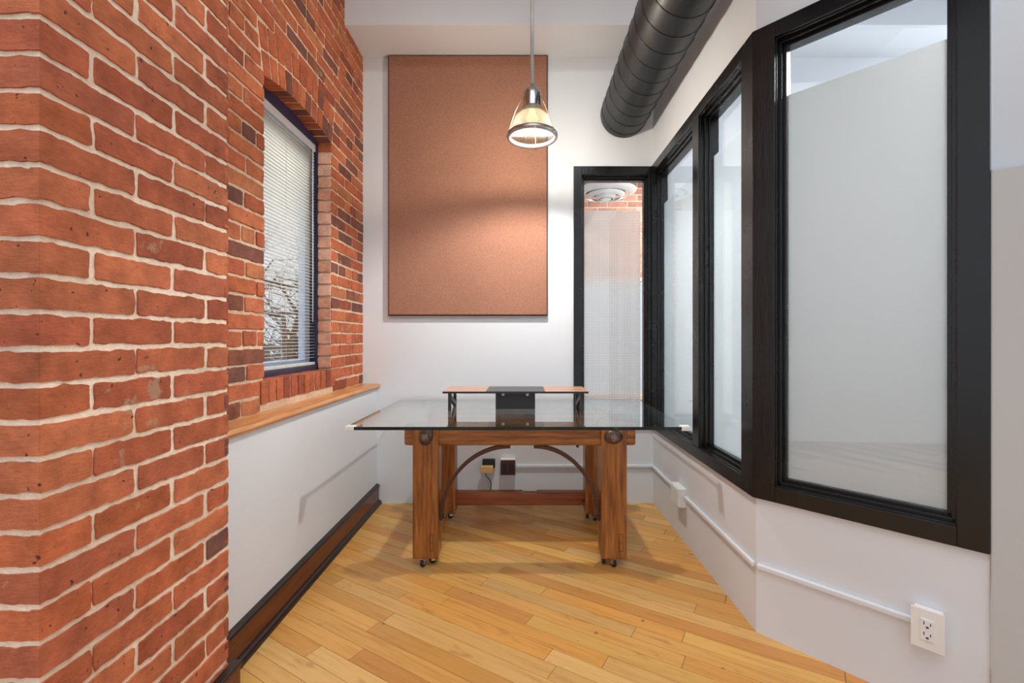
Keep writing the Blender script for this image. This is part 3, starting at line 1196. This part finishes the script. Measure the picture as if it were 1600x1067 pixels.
# curved iron straps under the front rail
for s in (-1, 1):
    mb = MB()
    cx = -.009
    if s < 0: X0, X1 = -.437, -.060
    else: X0, X1 = .418, .065
    zA, zB = .232, .631
    P, Q = [], []
    n = 28
    th = .009
    for i in range(n + 1):
        a = PI / 2 * i / n
        # quarter ellipse from the leg up to the rail
        x = X1 + (X0 - X1) * math.cos(a) ** 1.0
        zz = zA + (zB - zA) * math.sin(a)
        dx, dz = -(X0 - X1) * math.sin(a), (zB - zA) * math.cos(a)
        L = math.hypot(dx, dz)
        nx, nz = -dz / L, dx / L
        sg = 1 if s < 0 else -1
        x += (0.006 if s < 0 else -.006) * math.cos(a)
        for (o, y) in ((-th, 2.420), (th, 2.420), (th, 2.452), (-th, 2.452)):
            P.append((x + nx * o, y, zz + nz * o - .006 * math.sin(a)))
    for i in range(n):
        for j in range(4):
            q = (i * 4 + j, i * 4 + (j + 1) % 4, (i + 1) * 4 + (j + 1) % 4, (i + 1) * 4 + j)
            Q.append(q)
    Q += [(3, 2, 1, 0), (n * 4, n * 4 + 1, n * 4 + 2, n * 4 + 3)]
    mb.add(P, Q)
    ib = mb.build('iron_brace', M['iron_brown'], dk)
    mb = MB()
    xb = X0 + (.014 if s < 0 else -.014)
    mb.lathe([(0, 0), (.010, 0), (.010, .010), (.006, .014), (0, .014)], X0 + (.018 if s < 0 else -.032), 2.436, .25, 10, axis='x')
    mb.build('brace_bolt', M['iron'], ib)
for x in (-.10, .13, .30):
    mb = MB(); mb.lathe([(0, .618), (.008, .618), (.009, .626), (.009, .640)], x, 2.44, 0, 8)
    mb.build('rail_bolt', M['iron'], dk)


def oval_bolt(x, z, rot):
    mb = MB()
    P, Q = [], []
    n = 32
    rings = [(1.0, 0), (.97, .006), (.80, .011), (.50, .014), (0.36, .016)]
    for (r, d) in rings:
        for i in range(n):
            a = 2 * PI * i / n
            u, v = .049 * r * math.cos(a), .036 * r * math.sin(a)
            P.append((x + u * math.cos(rot) - v * math.sin(rot), FY0 + .001 - d, z + u * math.sin(rot) + v * math.cos(rot)))
    for t in range(len(rings) - 1):
        for i in range(n):
            j = (i + 1) % n
            Q.append((t * n + i, t * n + j, (t + 1) * n + j, (t + 1) * n + i))
    Q.append(tuple((len(rings) - 1) * n + i for i in range(n)))
    mb.add(P, Q, smooth=True)
    w = mb.build('oval_washer', M['iron'], dk)
    mb = MB()
    c, s = math.cos(rot + .5), math.sin(rot + .5)
    def F(u, n_, v): return (x + u * c - v * s, FY0 - .012 - n_, z + u * s + v * c)
    mb.box(-.016, .016, 0, .018, -.016, .016, F=F)
    mb.lathe([(.009, 0), (.009, -.008), (.006, -.011), (0, -.011)], x, FY0 - .030, z, 16, axis='y')
    mb.build('square_nut', M['iron_nut'], w, .002)
oval_bolt(-.499, .690, math.radians(72))
oval_bolt(.480, .686, math.radians(4))

# mortise pegs let into the right front leg
mb = MB()
for xa, xb in ((.507, .531), (-.480, -.462)):
    mb = MB(); mb.box(xa, xb, FY0 - .0010, FY0 + .01, .088, .180)
    inl = mb.build('wood_inlay', M['inlay_dark'], dk)
    mb = MB()
    mb.box(xa + .0025, xb - .0025, FY0 - .0018, FY0 + .01, .0905, .132)
    mb.box(xa + .0025, xb - .0025, FY0 - .0018, FY0 + .01, .135, .1775)
    mb.build('inlay_face', M['bench_z'], inl)


def caster(x, y, rot):
    root = empty('caster', (x, y, 0))
    root.parent = dk
    root.matrix_parent_inverse = dk.matrix_basis.inverted()
    c, s = math.cos(rot), math.sin(rot)
    def F(u, n_, v): return (x + u * c - n_ * s, y + u * s + n_ * c, v)
    mb = MB()
    mb.box(-.016, .016, -.016, .016, .040, LB, F=F)
    mb.box(-.014, .010, -.0125, -.0095, .016, .043, F=F)
    mb.box(-.014, .010, .0095, .0125, .016, .043, F=F)
    mb.build('fork', M['chrome'], root, .001)
    mb = MB()
    ax = [F(-.004, -.0085, .0185), F(-.004, .0085, .0185)]
    seg = 20
    P, Q = [], []
    for (n_, r) in ((-.0085, 0.0), (-.0085, .016), (-.005, .0185), (.005, .0185), (.0085, .016), (.0085, 0.0)):
        for i in range(seg):
            a = 2 * PI * i / seg
            P.append(F(-.004 + r * math.cos(a), n_, .0185 + r * math.sin(a)))
    for t in range(5):
        for i in range(seg):
            j = (i + 1) % seg
            Q.append((t * seg + i, t * seg + j, (t + 1) * seg + j, (t + 1) * seg + i))
    mb.add(P, Q, smooth=True)
    mb.build('wheel', M['rubber'], root)
for x0, x1 in LXS:
    sgn = -1 if x0 < 0 else 1
    for y0, y1 in ((FY0, FY1), (BY0, BY1)):
        if x0 < 0:
            caster(x0 + .054, y0 + .022, math.radians(70)); caster(x0 + .100, y0 + .060, math.radians(20))
        else:
            caster(x0 + .064, y0 + .022, math.radians(115)); caster(x0 + .022, y0 + .060, math.radians(80))

# glass sheet, its edge and corner guards
GX0, GX1, GY0, GY1 = -.867, .829, 2.242, 3.25
mb = MB()
mb.box(GX0, GX1, GY0, GY1, GT - GTH, GT)
mb.m = [0, 0, 1, 1, 1, 1]
gt = mb.build('glass_top', [M['glass_top'], M['edge']], dk)
for x, s in ((GX0, 1), (GX1, -1)):
    mb = MB()
    xa, xb = (x - .004, x + .040) if s > 0 else (x - .040, x + .004)
    mb.box(xa, xb, GY0 - .004, GY0 + .044, GT - GTH - .004, GT + .003)
    mb.build('corner_guard', M['white_plastic'], gt, .003)

# ------------------------------------------------------------------ monitor riser on the glass
rz0, rz1 = GT + .0005, .887
RY0, RY1 = 2.70, 2.985
RX0, RX1 = -.468, .396
rs = empty('monitor_riser', (-.035, 2.84, GT), 'low wood and black monitor riser shelf on the glass desk top', 'monitor stand')
xm0, xm1 = -.212, .140
for a, c in ((RX0, xm0 - .0005), (xm1 + .0005, RX1)):
    mb = MB(); mb.box(a, c, RY0, RY1, rz1 - .012, rz1)
    mb.build('shelf_board', M['bamboo'], rs, .001)
mb = MB(); mb.box(xm0, xm1, RY0, RY1, rz1 - .012, rz1)
mb.build('centre_board', M['riser_grey'], rs, .001)
mb = MB(); mb.box(RX0 - .0015, RX1 + .0015, RY0 - .002, RY0 - .0002, rz1 - .0125, rz1 - .001)
mb.build('front_edge_band', M['riser_black'], rs)
for x in (RX0 + .028, RX1 - .046):
    mb = MB()
    th = .018
    def F(u, n_, v): return (x + n_, u, v)
    ya, yb = RY0 + .02, RY1 - .03
    zt = rz1 - .0125
    mb.prism([(ya, rz0), (ya + .02, rz0), (ya + .02, zt), (ya, zt)], 0, th, F)
    mb.prism([(yb - .02, rz0), (yb, rz0), (yb, zt), (yb - .02, zt)], 0, th, F)
    mb.prism([(ya + .02, zt - .012), (yb - .02, zt - .012), (yb - .02, zt), (ya + .02, zt)], 0, th, F)
    mb.prism([(ya + .02, zt - .04), (yb - .02, rz0), (yb - .02, rz0 + .03), (ya + .02, zt - .012)], 0, th, F)
    mb.build('leg', M['riser_black'], rs, .001)
mb = MB(); mb.box(-.160, .083, 2.80, 2.806, rz0, rz1 - .0125)
bpn = mb.build('centre_plate', M['riser_black'], rs, .001)
for x in (-.114, .036):
    mb = MB(); mb.lathe([(.0095, 0), (.0085, -.004), (0, -.005)], x, 2.80, rz1 - .030, 16, axis='y')
    mb.build('screw', M['white_plastic'], bpn)

# ------------------------------------------------------------------ outlets, raceways, adapter
def screwhead(mb, F, u, v, n):
    pts = [(u + .003 * math.cos(a * PI / 4), v + .003 * math.sin(a * PI / 4)) for a in range(8)]
    mb.prism(pts, n, n + .0012, F)


def receptacle(F, parent, u, v, w, h, n, mf, ms):
    mb = MB(); mb.box(u - w / 2, u + w / 2, n, n + .004, v - h / 2, v + h / 2, F=F)
    r = mb.build('receptacle', mf, parent, .001)
    mb = MB()
    for dv in (-h * .25, h * .25):
        mb.box(u - w * .24 - .0012, u - w * .24 + .0012, n + .003, n + .0046, v + dv, v + dv + .010, F=F)
        mb.box(u + w * .24 - .0012, u + w * .24 + .0012, n + .003, n + .0046, v + dv, v + dv + .008, F=F)
        mb.box(u - .0034, u + .0034, n + .003, n + .0046, v + dv - .010, v + dv - .0045, F=F)
    mb.build('slots', ms, r)


# angled wall outlet
su_, sv_ = .53, .262
os_ = []
def ang_u(px):
    r = (px - 815) / 711
    # along the wall where the sight line meets it
    return (r * YC - XR) / (AU[0] - r * AU[1])
ua, ub = ang_u(1424), ang_u(1475)
um = (ua + ub) / 2 + .004
eo = empty('wall_outlet', F_ang(um, 0, .273), 'white surface mounted outlet on the angled wall below the black frame', 'outlet')
mb = MB(); mb.box(um - .036, um + .036, 0, .034, .273 - .058, .273 + .058, F=F_ang)
mb.build('box', M['white_plastic'], eo, .004)
mb = MB(); mb.box(um - .041, um + .041, .034, .040, .273 - .063, .273 + .063, F=F_ang)
screwhead(mb, F_ang, um, .273 + .049, .040); screwhead(mb, F_ang, um, .273 - .049, .040)
mb.build('cover_plate', M['white_plastic'], eo, .002)
receptacle(F_ang, eo, um, .273, .033, .067, .040, M['white_plastic'], M['slot'])

# back wall brown outlet
bx, bz = -.098, .273
eb = empty('wall_outlet', (bx, YB, bz), 'brown double outlet in a white box on the back wall under the desk', 'outlet')
mb = MB(); mb.box(bx - .054, bx + .054, 0, .042, bz - .054, bz + .058, F=F_back)
mb.build('box', M['white_plastic'], eb, .003)
mb = MB(); mb.box(bx - .053, bx + .053, .042, .047, bz - .055, bz + .052, F=F_back)
mb.build('cover_plate', M['brown_plastic'], eb, .002)
for dx in (-.024, .024):
    receptacle(F_back, eb, bx + dx, bz, .032, .068, .047, M['black_plastic'], M['slot'])

# black outlet with a tan adapter plugged in
kx, kz = -.238, .292
ek = empty('wall_outlet', (kx, YB, kz), 'small black outlet on the back wall holding a tan plug adapter', 'outlet')
mb = MB(); mb.box(kx - .045, kx + .045, 0, .030, kz - .028, kz + .034, F=F_back)
mb.build('box', M['black_plastic'], ek, .003)
mb = MB(); mb.box(kx - .040, kx + .040, .030, .036, kz - .024, kz + .030, F=F_back)
mb.build('cover_plate', M['black_plastic'], ek, .002)
for dx in (-.02, .02):
    receptacle(F_back, ek, kx + dx, kz + .006, .028, .040, .036, M['black_plastic'], M['slot'])
pa = empty('plug_adapter', (kx - .008, YB - .06, kz - .03), 'tan plug adapter with a dark cord, plugged into the black outlet under the desk', 'adapter')
mb = MB(); mb.box(kx - .054, kx + .034, .037, .086, kz - .050, kz - .004, F=F_back)
mb.build('body', M['tan_plastic'], pa, .004)
mb = MB()
mb.tube([F_back(kx - .018, .066, kz - .048), F_back(kx - .016, .068, kz - .07), F_back(kx + .004, .05, kz - .10), F_back(kx + .02, .03, kz - .14), F_back(kx + .012, .02, kz - .19), F_back(kx + .0, .02, kz - .288)], .0032, 8)
mb.build('cord', M['rubber'], pa)


def raceway(F, u0, u1, v, label, grp='surface cable raceways'):
    mb = MB(); mb.box(u0, u1, 0, .016, v - .011, v + .011, F=F)
    o = mb.build('cord_raceway', M['wall'], bevel=.005)
    return tag(o, label, 'raceway', grp)
raceway(F_back, bx + .055, XR - .004, .272, 'thin white cable raceway along the back wall, starting at the brown outlet')
raceway(F_right, .004, .535, .272, 'thin white cable raceway on the right wall between back corner and junction box')
raceway(F_right, .675, LR - .004, .275, 'thin white cable raceway on the right wall between junction box and angled corner')
raceway(F_ang, .006, um - .037, .275, 'thin white cable raceway on the angled wall leading to the white outlet')
jb = MB()
jb.box(.536, .674, 0, .046, .215, .325, F=F_right)
jo = empty('mounted_junction_box', F_right(.605, 0, .27), 'white junction box on the right wall joining two raceways', 'junction box')
jb.build('body', M['white_plastic'], jo, .004)
mb = MB(); mb.box(.541, .669, .046, .050, .220, .320, F=F_right)
mb.build('lid', M['white_plastic'], jo, .002)

# ------------------------------------------------------------------ light
w = bpy.data.worlds.new('World')
sc.world = w
w.use_nodes = True
nt = w.node_tree
nt.nodes.clear()
wo_ = nt.nodes.new('ShaderNodeOutputWorld')
bg = nt.nodes.new('ShaderNodeBackground')
tcw = nt.nodes.new('ShaderNodeTexCoord')
sep = nt.nodes.new('ShaderNodeSeparateXYZ')
nt.links.new(tcw.outputs['Generated'], sep.inputs[0])
rp = nt.nodes.new('ShaderNodeValToRGB')
rp.color_ramp.elements[0].position = .35
rp.color_ramp.elements[0].color = (.62, .63, .65, 1)
rp.color_ramp.elements[1].position = .55
rp.color_ramp.elements[1].color = (.92, .98, 1.08, 1)
mr_ = nt.nodes.new('ShaderNodeMapRange')
mr_.inputs['From Min'].default_value = -1
nt.links.new(sep.outputs['Z'], mr_.inputs['Value'])
nt.links.new(mr_.outputs[0], rp.inputs['Fac'])
nt.links.new(rp.outputs['Color'], bg.inputs['Color'])
bg.inputs['Strength'].default_value = .68
nt.links.new(bg.outputs[0], wo_.inputs['Surface'])


def lamp(name, typ, loc, energy, color=(1, 1, 1), **k):
    d = bpy.data.lights.new(name, typ)
    d.energy = energy
    d.color = color
    for a, b_ in k.items(): setattr(d, a, b_)
    o = bpy.data.objects.new(name, d)
    o.location = loc
    col.objects.link(o)
    return o
lamp('pendant_light', 'POINT', (LX, LY, LZ + .05), 62, (1, .98, .94), shadow_soft_size=.032)
# added fill lights, all out of view
a = lamp('fill_light_front', 'AREA', (.3, -.3, HC - .05), 45, (.94, .98, 1), shape='RECTANGLE', size=2.2, size_y=1.0)  # added fill behind the camera, evens out the room
a = lamp('daylight_fill_window', 'AREA', (-2.5, 2.35, 3.5), 70, (.95, .98, 1), shape='RECTANGLE', size=1.4, size_y=1.0)  # added outside to brighten the blind slats and the jamb
a.rotation_euler = (0, math.radians(-42), 0)
a = lamp('fill_light_next_room', 'AREA', (2.9, 2.2, 3.1), 64, (.97, .99, 1), shape='DISK', size=.8)  # added beyond the right glass to brighten the frosted film
a = lamp('fill_light_rear_room', 'AREA', (1.7, 4.3, 3.0), 70, (.94, .98, 1), shape='DISK', size=.5)  # added to brighten the room behind the back window

# ------------------------------------------------------------------ camera
cd = bpy.data.cameras.new('camera')
cd.sensor_width = 36
cd.lens = 711 / 1600 * 36
cd.shift_x = -15 / 1600
cd.shift_y = -4.5 / 1600
cd.clip_start = .02
cam = bpy.data.objects.new('camera', cd)
cam.location = (0, 0, EYE)
cam.rotation_euler = (PI / 2, 0, 0)
col.objects.link(cam)
sc.camera = cam

sc.view_settings.view_transform = 'Standard'
sc.view_settings.look = 'None'
sc.view_settings.exposure = .5
sc.view_settings.gamma = 1
sc.view_settings.use_curve_mapping = False
